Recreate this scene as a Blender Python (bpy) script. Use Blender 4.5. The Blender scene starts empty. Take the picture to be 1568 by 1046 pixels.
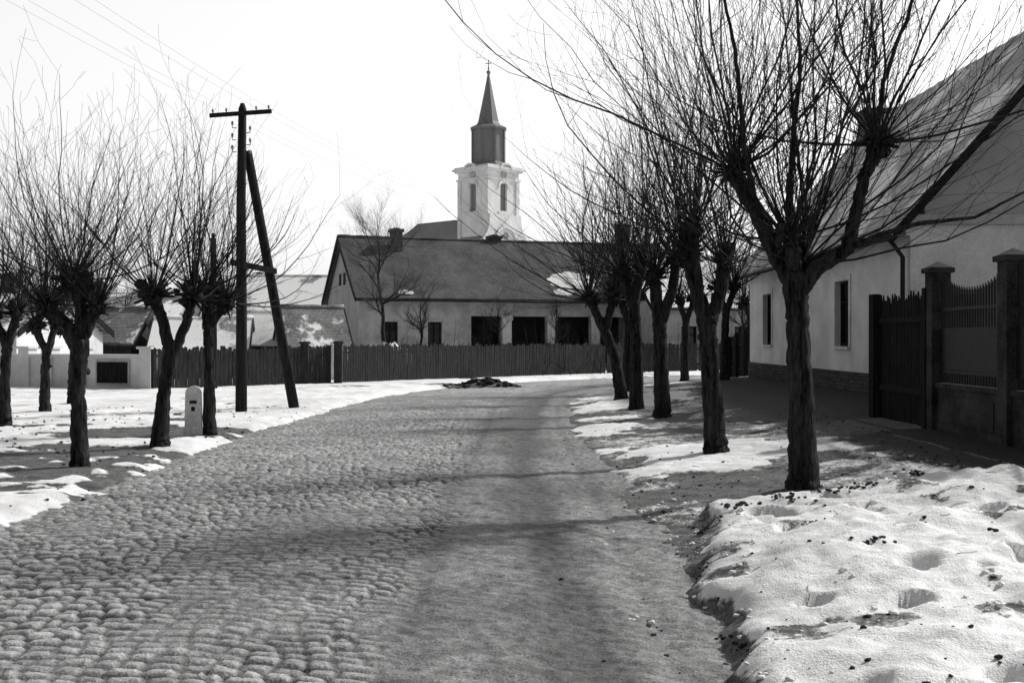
import bpy, math, random
import numpy as np
from mathutils import Vector, Matrix
random.seed(7)
SC=bpy.context.scene

# ------------------------------------------------------------------ materials
def newmat(name,spec=.2):
    m=bpy.data.materials.new(name); m.use_nodes=True
    nt=m.node_tree; b=nt.nodes['Principled BSDF']; b.inputs['Specular IOR Level'].default_value=spec
    return m,nt,b
def g(v): return (v,v,v,1)
def N(nt,t,**kw):
    n=nt.nodes.new(t)
    for k,v in kw.items(): setattr(n,k,v)
    return n
def noise(nt,vec,scale,detail=4,rough=.6,dist=0):
    n=N(nt,'ShaderNodeTexNoise'); n.inputs['Scale'].default_value=scale
    n.inputs['Detail'].default_value=detail; n.inputs['Roughness'].default_value=rough
    n.inputs['Distortion'].default_value=dist
    nt.links.new(vec,n.inputs['Vector']); return n.outputs['Fac']
def ramp(nt,fac,stops):
    r=N(nt,'ShaderNodeValToRGB'); cr=r.color_ramp
    while len(cr.elements)<len(stops): cr.elements.new(0.5)
    for e,(p,c) in zip(cr.elements,stops): e.position=p; e.color=g(c)
    nt.links.new(fac,r.inputs['Fac']); return r.outputs['Color']
def math_(nt,op,a,b=None,clamp=False):
    n=N(nt,'ShaderNodeMath',operation=op); n.use_clamp=clamp
    for i,v in enumerate((a,b)):
        if v is None: continue
        if isinstance(v,(int,float)): n.inputs[i].default_value=v
        else: nt.links.new(v,n.inputs[i])
    return n.outputs[0]
def mix(nt,f,a,b,mode='MIX'):
    n=N(nt,'ShaderNodeMix',data_type='RGBA',blend_type=mode)
    for k,v in ((0,f),(6,a),(7,b)):
        if isinstance(v,(int,float)):
            n.inputs[k].default_value = v if k==0 else g(v)
        else: nt.links.new(v,n.inputs[k])
    return n.outputs[2]
def bump(nt,b,h,strength,dist):
    n=N(nt,'ShaderNodeBump'); n.inputs['Strength'].default_value=strength; n.inputs['Distance'].default_value=dist
    nt.links.new(h,n.inputs['Height']); nt.links.new(n.outputs[0],b.inputs['Normal'])
def coords(nt): return N(nt,'ShaderNodeTexCoord').outputs['Object']

def simple(name,lo,hi,scale=3,rough=.85,bs=.4,bd=.01,stretch=(1,1,1),fine=30,spec=.2):
    m,nt,b=newmat(name,spec); c=coords(nt)
    mp=N(nt,'ShaderNodeMapping'); mp.inputs['Scale'].default_value=stretch
    nt.links.new(c,mp.inputs['Vector']); v=mp.outputs[0]
    a=noise(nt,v,scale,4,.65); f=noise(nt,v,fine,2)
    s=math_(nt,'ADD',math_(nt,'MULTIPLY',a,.6),math_(nt,'MULTIPLY',f,.4))
    nt.links.new(ramp(nt,s,[(.38,lo),(.62,hi)]),b.inputs['Base Color'])
    b.inputs['Roughness'].default_value=rough
    if bs>.15: bump(nt,b,s,bs,bd)
    return m

M_bark=simple('bark',.004,.05,8,.95,1,.07,(2,2,.3),22,.05)
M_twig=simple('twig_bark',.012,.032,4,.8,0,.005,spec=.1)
M_twigfar=simple('twig_bark_far',.08,.14,4,.9,.1,.005)  # paler copy of the twig bark, distance haze painted into its colour
M_pole=simple('tarred_pole_wood',.008,.03,5,.85,.6,.01,(3,3,.2),30,.1)
M_wood=simple('weathered_fence_wood',.012,.055,5,.9,.5,.01,(6,6,.4),20,.1)
M_wooddark=simple('dark_fence_wood',.005,.022,5,.9,.5,.01,(6,6,.4),20,.08)
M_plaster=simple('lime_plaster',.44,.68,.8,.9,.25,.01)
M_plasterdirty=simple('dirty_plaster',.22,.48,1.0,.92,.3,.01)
M_plasterfar=simple('haze_greyed_plaster',.22,.32,1.0,.92,.2,.01)  # far house walls: grey of distance haze put into the base colour
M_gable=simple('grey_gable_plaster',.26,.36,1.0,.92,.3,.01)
M_stone=simple('painted_stone',.45,.72,5,.85,.4,.008)
M_conc=simple('old_concrete',.014,.06,3,.9,.6,.01,spec=.1)
M_chim=simple('sooty_brick',.04,.09,6,.9,.5,.01)
M_darkmetal=simple('dark_iron',.006,.018,8,.5,.1,.003)
M_wire=simple('galvanised_wire',.2,.3,8,.6,.1,.003)
M_glass,nt,b=newmat('window_glass',.5); b.inputs['Roughness'].default_value=.12
nt.links.new(ramp(nt,noise(nt,coords(nt),2,2),[(.3,.012),(.7,.04)]),b.inputs['Base Color'])
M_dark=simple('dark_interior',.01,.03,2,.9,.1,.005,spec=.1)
M_church=simple('church_plaster',.55,.78,.35,.9,.2,.02)  # church, roof and spire colours lightened to paint in distance haze
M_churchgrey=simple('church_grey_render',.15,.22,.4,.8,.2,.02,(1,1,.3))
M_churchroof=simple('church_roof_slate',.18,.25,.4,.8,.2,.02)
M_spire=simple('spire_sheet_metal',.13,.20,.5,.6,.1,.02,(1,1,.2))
M_hill=simple('haze_tinted_hill',.42,.50,.012,1,0,.01,(1,1,3),.08)  # aerial haze painted as a pale base colour, no volume
M_insul=simple('porcelain_insulator',.2,.35,5,.3,.1,.002)
M_clod=simple('dirt_clod',.012,.05,20,.95,.6,.01,spec=.1)
M_snowlump=simple('snow_pile',.5,.82,2.2,.8,.8,.05)
M_twigground=simple('fallen_twig',.02,.05,5,.9,0,.002)

def roofmat(name,lo,hi,snow,tile=(4.5,5.5),thr=.5):
    m,nt,b=newmat(name); c=coords(nt)
    sp=N(nt,'ShaderNodeSeparateXYZ'); nt.links.new(c,sp.inputs[0])
    cb=N(nt,'ShaderNodeCombineXYZ'); nt.links.new(sp.outputs[0],cb.inputs[0])
    nt.links.new(math_(nt,'MULTIPLY',sp.outputs[2],1.4),cb.inputs[1])
    br=N(nt,'ShaderNodeTexBrick'); br.inputs['Scale'].default_value=1
    br.inputs['Brick Width'].default_value=1/tile[0]; br.inputs['Row Height'].default_value=1/tile[1]
    br.inputs['Mortar Size'].default_value=.02
    br.inputs['Color1'].default_value=g(lo); br.inputs['Color2'].default_value=g(hi); br.inputs['Mortar'].default_value=g(lo*.4)
    nt.links.new(cb.outputs[0],br.inputs['Vector'])
    a=noise(nt,c,.7,5,.75); col=mix(nt,.6,br.outputs['Color'],ramp(nt,a,[(.3,lo*.5),(.7,hi*1.6)]))
    if snow>0:
        s=noise(nt,c,.45,5,.7)
        sm=ramp(nt,s,[(thr,0),(thr+.06,1)])
        col=mix(nt,math_(nt,'MULTIPLY',sm,snow),col,.75)
    nt.links.new(col,b.inputs['Base Color']); b.inputs['Roughness'].default_value=.85
    bump(nt,b,br.outputs['Color'],.6,.04); return m
M_roofdark=roofmat('old_clay_tiles',.04,.09,0)
M_roofsnow=roofmat('snowy_tiles',.12,.22,1,thr=.50)
M_roofright=roofmat('light_roof_tiles',.24,.42,1,thr=.50)
M_roofwhite=roofmat('snow_covered_roof',.18,.28,1,thr=.36)

M_plinth,nt,b=newmat('brick_plinth'); c=coords(nt)
br=N(nt,'ShaderNodeTexBrick'); br.inputs['Scale'].default_value=1; br.inputs['Brick Width'].default_value=.27; br.inputs['Row Height'].default_value=.09; br.inputs['Mortar Size'].default_value=.012
br.inputs['Color1'].default_value=g(.03); br.inputs['Color2'].default_value=g(.07); br.inputs['Mortar'].default_value=g(.02)
sp=N(nt,'ShaderNodeSeparateXYZ'); nt.links.new(c,sp.inputs[0]); cb=N(nt,'ShaderNodeCombineXYZ')
nt.links.new(sp.outputs[0],cb.inputs[0]); nt.links.new(sp.outputs[2],cb.inputs[1]); nt.links.new(cb.outputs[0],br.inputs['Vector'])
nt.links.new(br.outputs['Color'],b.inputs['Base Color']); b.inputs['Roughness'].default_value=.9; bump(nt,b,br.outputs['Color'],.6,.02)

# ------------------------------------------------------------------ mesh builder
class MB:
    def __init__(s): s.v=[]; s.f=[]; s.m=[]; s.smooth=[]
    def add(s,vs,fs,m=0,sm=False):
        o=len(s.v); s.v.extend(vs)
        for f in fs: s.f.append(tuple(i+o for i in f)); s.m.append(m); s.smooth.append(sm)
    def box(s,x0,x1,y0,y1,z0,z1,m=0):
        s.add([(x0,y0,z0),(x1,y0,z0),(x1,y1,z0),(x0,y1,z0),(x0,y0,z1),(x1,y0,z1),(x1,y1,z1),(x0,y1,z1)],
              [(3,2,1,0),(4,5,6,7),(0,1,5,4),(1,2,6,5),(2,3,7,6),(3,0,4,7)],m)
    def obox(s,c,ux,uy,hx,hy,z0,z1,m=0):
        p=[]
        for z in (z0,z1):
            for a,b_ in ((-1,-1),(1,-1),(1,1),(-1,1)):
                p.append((c[0]+ux[0]*hx*a+uy[0]*hy*b_, c[1]+ux[1]*hx*a+uy[1]*hy*b_, z))
        s.add(p,[(3,2,1,0),(4,5,6,7),(0,1,5,4),(1,2,6,5),(2,3,7,6),(3,0,4,7)],m)
    def prism(s,poly,off,m=0):
        n=len(poly); a=[tuple(p) for p in poly]; b_=[tuple(p[i]+off[i] for i in range(3)) for p in poly]
        s.add(a+b_,[tuple(range(n-1,-1,-1)),tuple(range(n,2*n))]+[(i,(i+1)%n,(i+1)%n+n,i+n) for i in range(n)],m)
    def tube(s,pts,rad,n=6,m=0,sm=True,jit=0,cap=True):
        k=len(pts); vs=[]
        P=[Vector(p) for p in pts]
        a=None; col=[random.uniform(-jit,jit) for _ in range(n)] if jit else None
        for i in range(k):
            t=(P[min(i+1,k-1)]-P[max(i-1,0)]).normalized()
            if a is None:
                a=t.cross(Vector((1,0,0)) if abs(t.x)<.8 else Vector((0,1,0))).normalized()
            else:
                a=(a-t*a.dot(t)).normalized()
            b_=t.cross(a)
            for j in range(n):
                th=2*math.pi*j/n; r=rad[i]*(1+col[j]+random.uniform(-jit,jit)*.6) if jit else rad[i]
                q=P[i]+(a*math.cos(th)+b_*math.sin(th))*r
                vs.append((q.x,q.y,q.z))
        fs=[(i*n+j,i*n+(j+1)%n,(i+1)*n+(j+1)%n,(i+1)*n+j) for i in range(k-1) for j in range(n)]
        if cap: fs+= [tuple(range(n-1,-1,-1)), tuple((k-1)*n+j for j in range(n))]
        s.add(vs,fs,m,sm)
    def blob(s,c,r,m=0,jit=.25,n=8,rings=6,sz=1,sm=True):
        vs=[];fs=[]
        for i in range(1,rings):
            ph=math.pi*i/rings
            for j in range(n):
                th=2*math.pi*j/n; rr=r*(1+random.uniform(-jit,jit))
                vs.append((c[0]+rr*math.sin(ph)*math.cos(th),c[1]+rr*math.sin(ph)*math.sin(th),c[2]+rr*math.cos(ph)*sz))
        vs.append((c[0],c[1],c[2]+r*sz)); vs.append((c[0],c[1],c[2]-r*sz)); T=len(vs)-2;B=T+1
        for i in range(rings-2):
            for j in range(n): fs.append((i*n+j,(i+1)*n+j,(i+1)*n+(j+1)%n,i*n+(j+1)%n))
        for j in range(n):
            fs.append((T,j,(j+1)%n)); fs.append((B,(rings-2)*n+(j+1)%n,(rings-2)*n+j))
        s.add(vs,fs,m,sm)
    def obj(s,name,mats,parent=None,loc=None,rz=0):
        me=bpy.data.meshes.new(name); me.from_pydata(s.v,[],s.f); 
        for m in mats: me.materials.append(m)
        me.polygons.foreach_set('material_index',s.m); me.polygons.foreach_set('use_smooth',s.smooth)
        me.update(); o=bpy.data.objects.new(name,me); SC.collection.objects.link(o)
        if parent: o.parent=parent
        if loc: o.location=loc
        if rz: o.rotation_euler=(0,0,rz)
        return o
def empty(name,loc,rz=0):
    o=bpy.data.objects.new(name,None); SC.collection.objects.link(o); o.location=loc; o.rotation_euler=(0,0,rz)
    o.empty_display_size=.2; return o

# ------------------------------------------------------------------ noise (numpy)
def h2(ix,iy,seed):
    n=(ix.astype(np.int64)*374761393+iy.astype(np.int64)*668265263+seed*1442695041)&0x7fffffff
    n=((n^(n>>13))*1274126177)&0x7fffffff
    return ((n^(n>>16))&0xffff)/65535.0
def vn(x,y,seed=0):
    xi=np.floor(x); yi=np.floor(y); fx=x-xi; fy=y-yi; fx=fx*fx*(3-2*fx); fy=fy*fy*(3-2*fy)
    a=h2(xi,yi,seed);b_=h2(xi+1,yi,seed);c=h2(xi,yi+1,seed);d=h2(xi+1,yi+1,seed)
    return (a*(1-fx)+b_*fx)*(1-fy)+(c*(1-fx)+d*fx)*fy
def fbm(x,y,seed=0,o=4):
    r=0;a=.5;t=0
    for i in range(o):
        r=r+a*vn(x*2**i+i*17.3,y*2**i+i*9.1,seed+i); t+=a; a*=.55
    return r/t
def sstep(a,b_,x):
    t=np.clip((x-a)/(b_-a),0,1); return t*t*(3-2*t)

# ------------------------------------------------------------------ road centre line
ctrl=[(-1.5,-40),(-1.5,-20),(-1.5,0),(-1.5,12),(-1.5,20),(-1.25,28),(-.3,35),(1.8,41),(5.5,46.5),(11,51),(20,56),(40,64),(80,76),(140,90)]
def catmull(P,n=8):
    out=[]
    for i in range(1,len(P)-2):
        p0,p1,p2,p3=[np.array(P[k],float) for k in (i-1,i,i+1,i+2)]
        for j in range(n):
            t=j/n
            out.append(.5*((2*p1)+(-p0+p2)*t+(2*p0-5*p1+4*p2-p3)*t*t+(-p0+3*p1-3*p2+p3)*t**3))
    out.append(np.array(P[-2],float)); return np.array(out)
CL=catmull(ctrl)
SEG=CL[1:]-CL[:-1]; SL=np.hypot(SEG[:,0],SEG[:,1]); CS=np.concatenate([[0],np.cumsum(SL)])
UU=SEG/SL[:,None]
S0=20.0
def st(x,y):
    if x.size<4:
        xx=x.reshape(-1,1); yy=y.reshape(-1,1)
        dx=xx-CL[None,:-1,0]; dy=yy-CL[None,:-1,1]; a=dx*UU[:,0]+dy*UU[:,1]; ac=np.clip(a,0,SL)
        ac[:,0]=np.minimum(a[:,0],SL[0])
        ex=dx-ac*UU[:,0]; ey=dy-ac*UU[:,1]; d=ex*ex+ey*ey; k=d.argmin(1); r=np.arange(len(k))
        sd=UU[k,1]*dx[r,k]-UU[k,0]*dy[r,k]
        return (CS[k]+ac[r,k]-S0).reshape(x.shape),(np.sign(sd)*np.sqrt(d[r,k])).reshape(x.shape)
    bs=np.full(x.shape,1e9); S=np.zeros(x.shape); T=np.zeros(x.shape)
    for i in range(len(SEG)):
        dx=x-CL[i,0]; dy=y-CL[i,1]; u=UU[i]
        a=dx*u[0]+dy*u[1]; ac=np.clip(a,0,SL[i])
        if i==0: ac=np.minimum(a,SL[i])
        ex=dx-ac*u[0]; ey=dy-ac*u[1]; d=ex*ex+ey*ey
        w=d<bs; side=u[1]*dx-u[0]*dy
        bs=np.where(w,d,bs); S=np.where(w,CS[i]+ac,S); T=np.where(w,np.sign(side)*np.sqrt(d),T)
    return S-S0,T
def gridmesh(name,X,Y,Z,attrs,mat):
    r,c=X.shape; me=bpy.data.meshes.new(name)
    co=np.stack([X,Y,Z],-1).reshape(-1,3).astype(np.float32)
    idx=np.arange(r*c).reshape(r,c)
    q=np.stack([idx[:-1,:-1],idx[:-1,1:],idx[1:,1:],idx[1:,:-1]],-1).reshape(-1,4)
    me.vertices.add(r*c); me.vertices.foreach_set('co',co.ravel())
    me.loops.add(q.size); me.loops.foreach_set('vertex_index',q.ravel().astype(np.int32))
    me.polygons.add(len(q)); me.polygons.foreach_set('loop_start',(np.arange(len(q))*4).astype(np.int32))
    try: me.polygons.foreach_set('loop_total',np.full(len(q),4,np.int32))
    except Exception: pass
    me.update(calc_edges=True); me.validate()
    me.polygons.foreach_set('use_smooth',np.ones(len(me.polygons),bool))
    for k,a in attrs.items():
        at=me.attributes.new(k,'FLOAT','POINT'); at.data.foreach_set('value',a.ravel().astype(np.float32))
    me.materials.append(mat); o=bpy.data.objects.new(name,me); SC.collection.objects.link(o); return o
def attr(nt,n):
    a=N(nt,'ShaderNodeAttribute'); a.attribute_name=n; return a.outputs['Fac']

# ---- road mesh
def road_h(s,t):
    crown=.05*(1-(t/2.8)**2)
    return crown-.02+.03*(fbm(s*.5,t*.8,5)-.5)
ss=[-18.0]
while ss[-1]<105:
    s=ss[-1]; ss.append(s+(.25 if s<3.2 else .014*max(1,(s/7.5))**1.3))
ss=np.array(ss); tt=np.arange(-3.3,3.31,.019)
S,T=np.meshgrid(ss,tt,indexing='ij')
px=np.interp(ss+S0,CS,CL[:,0]); py=np.interp(ss+S0,CS,CL[:,1])
e=.9; qx=np.interp(ss+S0+e,CS,CL[:,0])-np.interp(ss+S0-e,CS,CL[:,0]); qy=np.interp(ss+S0+e,CS,CL[:,1])-np.interp(ss+S0-e,CS,CL[:,1])
ql=np.hypot(qx,qy); qx/=ql; qy/=ql
X=px[:,None]+qy[:,None]*T; Y=py[:,None]-qx[:,None]*T
cs=S+.06*(T+.8)**2+ .16*T + .14*(fbm(S*.9,T*.9,11)-.5)*2+.012*np.sin(T*9+S)
RH=.118; row=np.floor(cs/RH); fy=cs/RH-row
wob=.12*(fbm(S*1.6,T*1.6,31)-.5)
BW=.15; off=h2(row,row*0,3)
bt=(T+wob)/BW+off; col=np.floor(bt); fx=bt-col
j0=(h2(row,col,9)-.5)*.42; j1=(h2(row,col+1,9)-.5)*.42
vy0=(h2(row,col,14)-.5)*.018
ed=np.minimum(np.minimum(fy,1-fy)*RH+vy0*.5,np.minimum(np.abs(fx-j0),np.abs(1+j1-fx))*BW)
dome=sstep(.0,.032,ed)
rnd=h2(row,col,21)
nb=fbm(S*.45,T*1.1,41)
cob=1-sstep(.65,1.25,T+.9*(nb-.5)+.5*(fbm(S*3,T*3,44)-.5))
fade=1-.6*sstep(14,45,S)
worn=sstep(.5,.72,fbm(S*.5+4,T*.7,77,5))
cover=(1-worn*.6)*(cob*.85+.15)*(1-.6*sstep(-2.5,-3.0,T+.5*(nb-.5)))
tilt=((h2(row,col,55)-.5)*(fx-.5)+(h2(row,col,57)-.5)*(fy-.5))*.024
Z=road_h(S,T)+cover*(dome*.028+ (rnd-.5)*.018+tilt)*fade + (1-cover)*(.022*fbm(S*5,T*5,51)+.016*vn(S*17,T*17,52)+.008*vn(S*31,T*31,53))*fade
strip=np.exp(-((T-1.70-.10*np.sin(S*.3)-.1*(nb-.5))/.20)**2)
strip2=np.exp(-((T-.95-.08*np.sin(S*.33+1))/.10)**2)
Z-= .022*(1-cob*.6)*(strip+.8*np.exp(-((T-2.3)/.10)**2)+.5*strip2)
wn=fbm(S*1.3,T*2.2,64)
wet=strip*(.85+.5*fbm(S*.6,T,62))+.35*strip2+np.exp(-((T-1.7)/.8)**2)*sstep(.42,.56,fbm(S*.35+2,T*.6,61))*.6
wet+=.9*np.exp(-((S-21)/3.2)**2-((T-1.5-(wn-.5))/.75)**2)+.8*np.exp(-((S-12.3-(wn-.5)*2)/1.0)**2-((T-2.2)/.9)**2)
wet=np.clip(wet,0,1)
M_road,nt,b=newmat('sett_road',.4); c=coords(nt)
A=attr(nt,'cover'); D=attr(nt,'dome'); R=attr(nt,'rnd'); W=attr(nt,'wet')
n1=noise(nt,c,60,3,.7); n2=noise(nt,c,1.2,4,.65); n3=noise(nt,c,9,4,.75)
stone=mix(nt,R,.21,.46)
stone=mix(nt,.35,stone,ramp(nt,n3,[(.3,.16),(.7,.46)]))
dirt=ramp(nt,n3,[(.33,.10),(.5,.19),(.68,.34)])
joint=ramp(nt,n2,[(.35,.02),(.65,.07)])
topc=mix(nt,D,joint,stone)
colr=mix(nt,A,dirt,topc)
colr=mix(nt,math_(nt,'MULTIPLY',W,.9,True),colr,ramp(nt,n3,[(.35,.03),(.65,.08)]))
colr=mix(nt,1.0,colr,ramp(nt,n2,[(.3,.75),(.7,1.2)]),'MULTIPLY')
colr=mix(nt,1.0,colr,ramp(nt,n1,[(.35,.55),(.65,1.4)]),'MULTIPLY')
nt.links.new(colr,b.inputs['Base Color'])
rr=math_(nt,'SUBTRACT',.74,math_(nt,'MULTIPLY',math_(nt,'MULTIPLY',D,A),.28)); rr=math_(nt,'SUBTRACT',rr,math_(nt,'MULTIPLY',W,.08))
nt.links.new(rr,b.inputs['Roughness'])
bump(nt,b,math_(nt,'ADD',n1,math_(nt,'MULTIPLY',n3,1.5)),.8,.012)
gridmesh('cobbled_road',X,Y,Z,{'cover':cover,'dome':dome*fade+(1-fade)*.8,'rnd':rnd,'wet':wet},M_road)

# ---- ground
def axis(segs):
    out=[segs[0][0]]
    for a,b_,d in segs:
        n=max(1,int(round((b_-a)/d))); out+=list(a+(b_-a)*np.arange(1,n+1)/n)
    return np.array(out)
xs=axis([(-2000,-400,200),(-400,-60,30),(-60,-20,2),(-20,-9,.2),(-9,-3.6,.05),(-3.6,.3,.3),(.3,6.2,.032),(6.2,12,.3),(12,40,2),(40,400,30),(400,2000,200)])
ys=axis([(-600,-60,60),(-60,-4,4),(-4,4,.4),(4,15,.036),(15,28,.09),(28,48,.2),(48,70,.6),(70,160,6),(160,700,60),(700,3000,300)])
GX,GY=np.meshgrid(xs,ys,indexing='xy')
def ground(x,y):
    s,t=st(x,y)
    tj=t+.6*(fbm(x*.9,y*.7,101)-.5)+.25*(fbm(x*4,y*4,103)-.5)
    h=np.interp(tj,[-40,-9,-6,-3.4,-3.0,-2.65,2.35,2.7,3.3,4.4,6.1,6.6,7.5,14,60],
                   [.1,.06,.08,.07,.04,-.06,-.08,.015,.06,.14,.34,.37,.38,.4,.4])
    left=sstep(2.55,2.85,-tj); right=sstep(2.3,3.0,tj)
    nl=.62*fbm(x*.42+3,y*.75,111,5)+.38*fbm(x*1.7+7,y*2.6,113,5)
    snl=sstep(.47,.53,nl+.13*sstep(17,26,y)+.09*np.exp(-((t+3.2)/.55)**2)-.06*np.exp(-((t+4.9)/.7)**2)*(1-sstep(16,24,y)))
    nr=fbm(x*.6+9,y*.5,121,5)
    side=sstep(5.3,6.3,t+.5*(fbm(x,y*.6,131)-.5))*(1-sstep(9,11,t))
    snr=sstep(.47,.54,nr-.06+.10*sstep(24,34,y)+.25*np.exp(-((t-4.0)/.5)**2-((y-15.3)/1.5)**2))
    snr=np.maximum(snr,.5*sstep(.36,.5,fbm(x*1.1,y*.8,133)))
    snr=snr*(1-side)
    edge=.78+.12*(y-5)+.5*(fbm(y*.9,x*.35,141)-.5)*1.6+.35*(fbm(x*2.5,y*2.5,142)-.5)
    bx=.5*sstep(edge,edge+.35,x)+.5*sstep(edge+.1,edge+1.3,x)
    far=10.1+.9*(fbm(x*.9,3+y*0,151)-.5)*2+.12*(x-1.5)+.5*(fbm(x*3,y*3,152)-.5)
    by=1-sstep(far-.7,far+.1,y)
    side2=1-.95*sstep(4.1+.25*(8-np.minimum(y,8)),4.7+.25*(8-np.minimum(y,8)),x+.4*(fbm(x,y,155)-.5))
    bank=bx*by*side2
    lump=fbm(x*.8,y*.8,161,5); fine=fbm(x*4,y*4,163,5); rid=1-np.abs(2*fbm(x*2.2,y*2.2,165,4)-1)
    fp=fbm(x*3.0,y*3.0,167,2)
    bh=bank*(.20+.26*(lump-.4)+.075*(fine-.5)+.05*(rid-.8)-.09*sstep(.70,.75,fp))
    rim=np.exp(-((y-far+.35)/.3)**2)*bx*side2*.12*fbm(x*3,y*3,171)
    sn=np.where(t>0,snr*right,snl*left)
    hole=sstep(.59,.66,fbm(x*1.1+5,y*1.5,173,5))
    sbank=sstep(.2,.45,bank)*(1-.55*hole*(1-sstep(.5,1.1,x-edge+.4)))
    sbank=sbank*(1-.55*sstep(.63,.70,fbm(x*2.1,y*2.1,175,5)))
    sn=np.where((bank>.02)&(y<13),np.maximum(sn*(1-bank),sbank),sn)
    sn=np.where((t>0)&(x<edge)&(y<10),sn*.3+.3*sstep(.48,.6,fbm(x*5,y*5,177)),sn)
    rough=.05*(fbm(x*1.5,y*1.5,181)-.5)+.05*(fbm(x*6,y*6,183,5)-.5)
    out=sstep(2.5,3.2,np.abs(t))
    near=1-sstep(30,60,y)
    h=h+out*rough*near*(1-.6*side)+sn*.035*(1-bank)*out+bh+rim
    h=h+.34*np.exp(-((x+.9)/.9)**2-((y-39.0)/.7)**2)*(.7+.6*fbm(x*3,y*3,188))
    sn=sn*(1-np.exp(-((x+1.2)/2.2)**2-((y-39.6)/1.0)**2))
    return h,sn,side,t,s
GH,GS,GSide,GT,_=ground(GX,GY)
M_ground,nt,b=newmat('snowy_ground'); c=coords(nt)
SN=attr(nt,'snow'); SD=attr(nt,'side')
n1=noise(nt,c,2.5,5,.7); n2=noise(nt,c,14,5,.8); n3=noise(nt,c,80,2,.7); n4=noise(nt,c,.5,3,.6)
sm=math_(nt,'ADD',SN,math_(nt,'MULTIPLY',math_(nt,'SUBTRACT',n2,.5),1.1))
sm=math_(nt,'ADD',sm,math_(nt,'MULTIPLY',math_(nt,'SUBTRACT',n1,.5),.9))
mask=ramp(nt,sm,[(.36,0),(.50,.35),(.64,1)])
soil=ramp(nt,n2,[(.35,.03),(.65,.15)]); soil=mix(nt,.4,soil,ramp(nt,n1,[(.35,.03),(.65,.18)]))
soil=mix(nt,SD,soil,ramp(nt,n2,[(.3,.015),(.7,.04)]))  # sidewalk: wet dark ground, darkened further to paint in fence and house shadow
soil=mix(nt,1.0,soil,ramp(nt,n3,[(.35,.5),(.65,1.5)]),'MULTIPLY')
snowc=mix(nt,.5,ramp(nt,n1,[(.3,.46),(.58,.80)]),ramp(nt,n4,[(.3,.48),(.6,.82)]))
snowc=mix(nt,.5,snowc,ramp(nt,n3,[(.28,.35),(.38,1)]),'MULTIPLY')
snowc=mix(nt,.6,snowc,ramp(nt,n2,[(.28,.4),(.40,1)]),'MULTIPLY')
nt.links.new(mix(nt,mask,soil,snowc),b.inputs['Base Color']); b.inputs['Roughness'].default_value=.85
hh=math_(nt,'ADD',math_(nt,'MULTIPLY',n2,2.0),math_(nt,'ADD',math_(nt,'MULTIPLY',n3,.7),math_(nt,'MULTIPLY',mask,.8)))
bump(nt,b,hh,.6,.02)
gridmesh('ground',GX,GY,GH,{'snow':GS,'side':GSide},M_ground)
def gh(x,y):
    h,_,_,_,_=ground(np.array([[float(x)]]),np.array([[float(y)]])); return float(h[0,0])

# ------------------------------------------------------------------ debris
def scatter(N_,seed,xr,yr,pw,keep,rf):
    rs=np.random.RandomState(seed); mb=MB()
    cx=rs.uniform(xr[0],xr[1],N_); cy=yr[0]+(yr[1]-yr[0])*rs.rand(N_)**pw
    H,SNn,_,Tt,Ss=ground(cx[None],cy[None]); H=H[0]; SNn=SNn[0]; Tt=Tt[0]; RHh=road_h(Ss[0],Tt)
    for i in range(N_):
        z=max(H[i],RHh[i]) if Tt[i]<2.9 else H[i]
        if not keep(rs,Tt[i],SNn[i]): continue
        r=rf(rs); mb.blob((cx[i],cy[i],z+r*.3),r*1.4,0,.35,6,4,.55,False)
    return mb
mb=scatter(2600,4,(-.3,5.2),(4.3,20),1.5,lambda rs,t,s:(t>1.9 or rs.rand()<.12) and (s<.5 or rs.rand()<.2),lambda rs:.004+.012*rs.rand()**4)
rs=np.random.RandomState(14)
for (x,y,r) in [(1.0,5.9,.035),(.98,6.3,.04),(1.25,7.8,.02),(2.25,7.35,.03),(1.55,9.3,.035),(1.9,9.75,.045),(2.3,9.8,.04),(2.7,9.9,.045),(3.0,10.0,.04),(3.4,10.0,.04),(2.1,8.3,.02)]:
    for k in range(22):
        X_=x+random.gauss(0,r*1.8);Y_=y+random.gauss(0,r*1.8); mb.blob((X_,Y_,gh(X_,Y_)+.008),r*random.uniform(.18,.55),0,.4,6,4,.6,False)
for i in range(400):
    x=rs.uniform(-10,-4.2); y=rs.uniform(9,26); mb.blob((x,y,gh(x,y)+.01),rs.uniform(.006,.028),0,.4,6,4,.5,False)
for i in range(160):
    x=random.gauss(-.9,.6); y=random.gauss(38.9,.4); mb.blob((x,y,gh(x,y)+.01),rs.uniform(.03,.11),0,.4,6,4,.7,False)
mb.obj('dirt_clods',[M_clod])
mb=scatter(2600,8,(.3,4.5),(4.3,13),1.2,lambda rs,t,s:(t>2.1 and s>.1 and s<.97),lambda rs:.004+.016*rs.rand()**3)
mb.obj('snow_crumbs',[M_snowlump])
mb=MB()
for i in range(90):
    x=rs.uniform(.8,5); y=rs.uniform(5,15); a=rs.uniform(0,6.3); L=rs.uniform(.05,.22)
    pts=[]
    for k in range(4):
        X_=x+math.cos(a)*L*k/3; Y_=y+math.sin(a)*L*k/3; a+=rs.uniform(-.3,.3); pts.append((X_,Y_,gh(X_,Y_)+.006))
    mb.tube(pts,[.0025,.0025,.002,.001],3)
mb.obj('fallen_twigs',[M_twigground])

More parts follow.
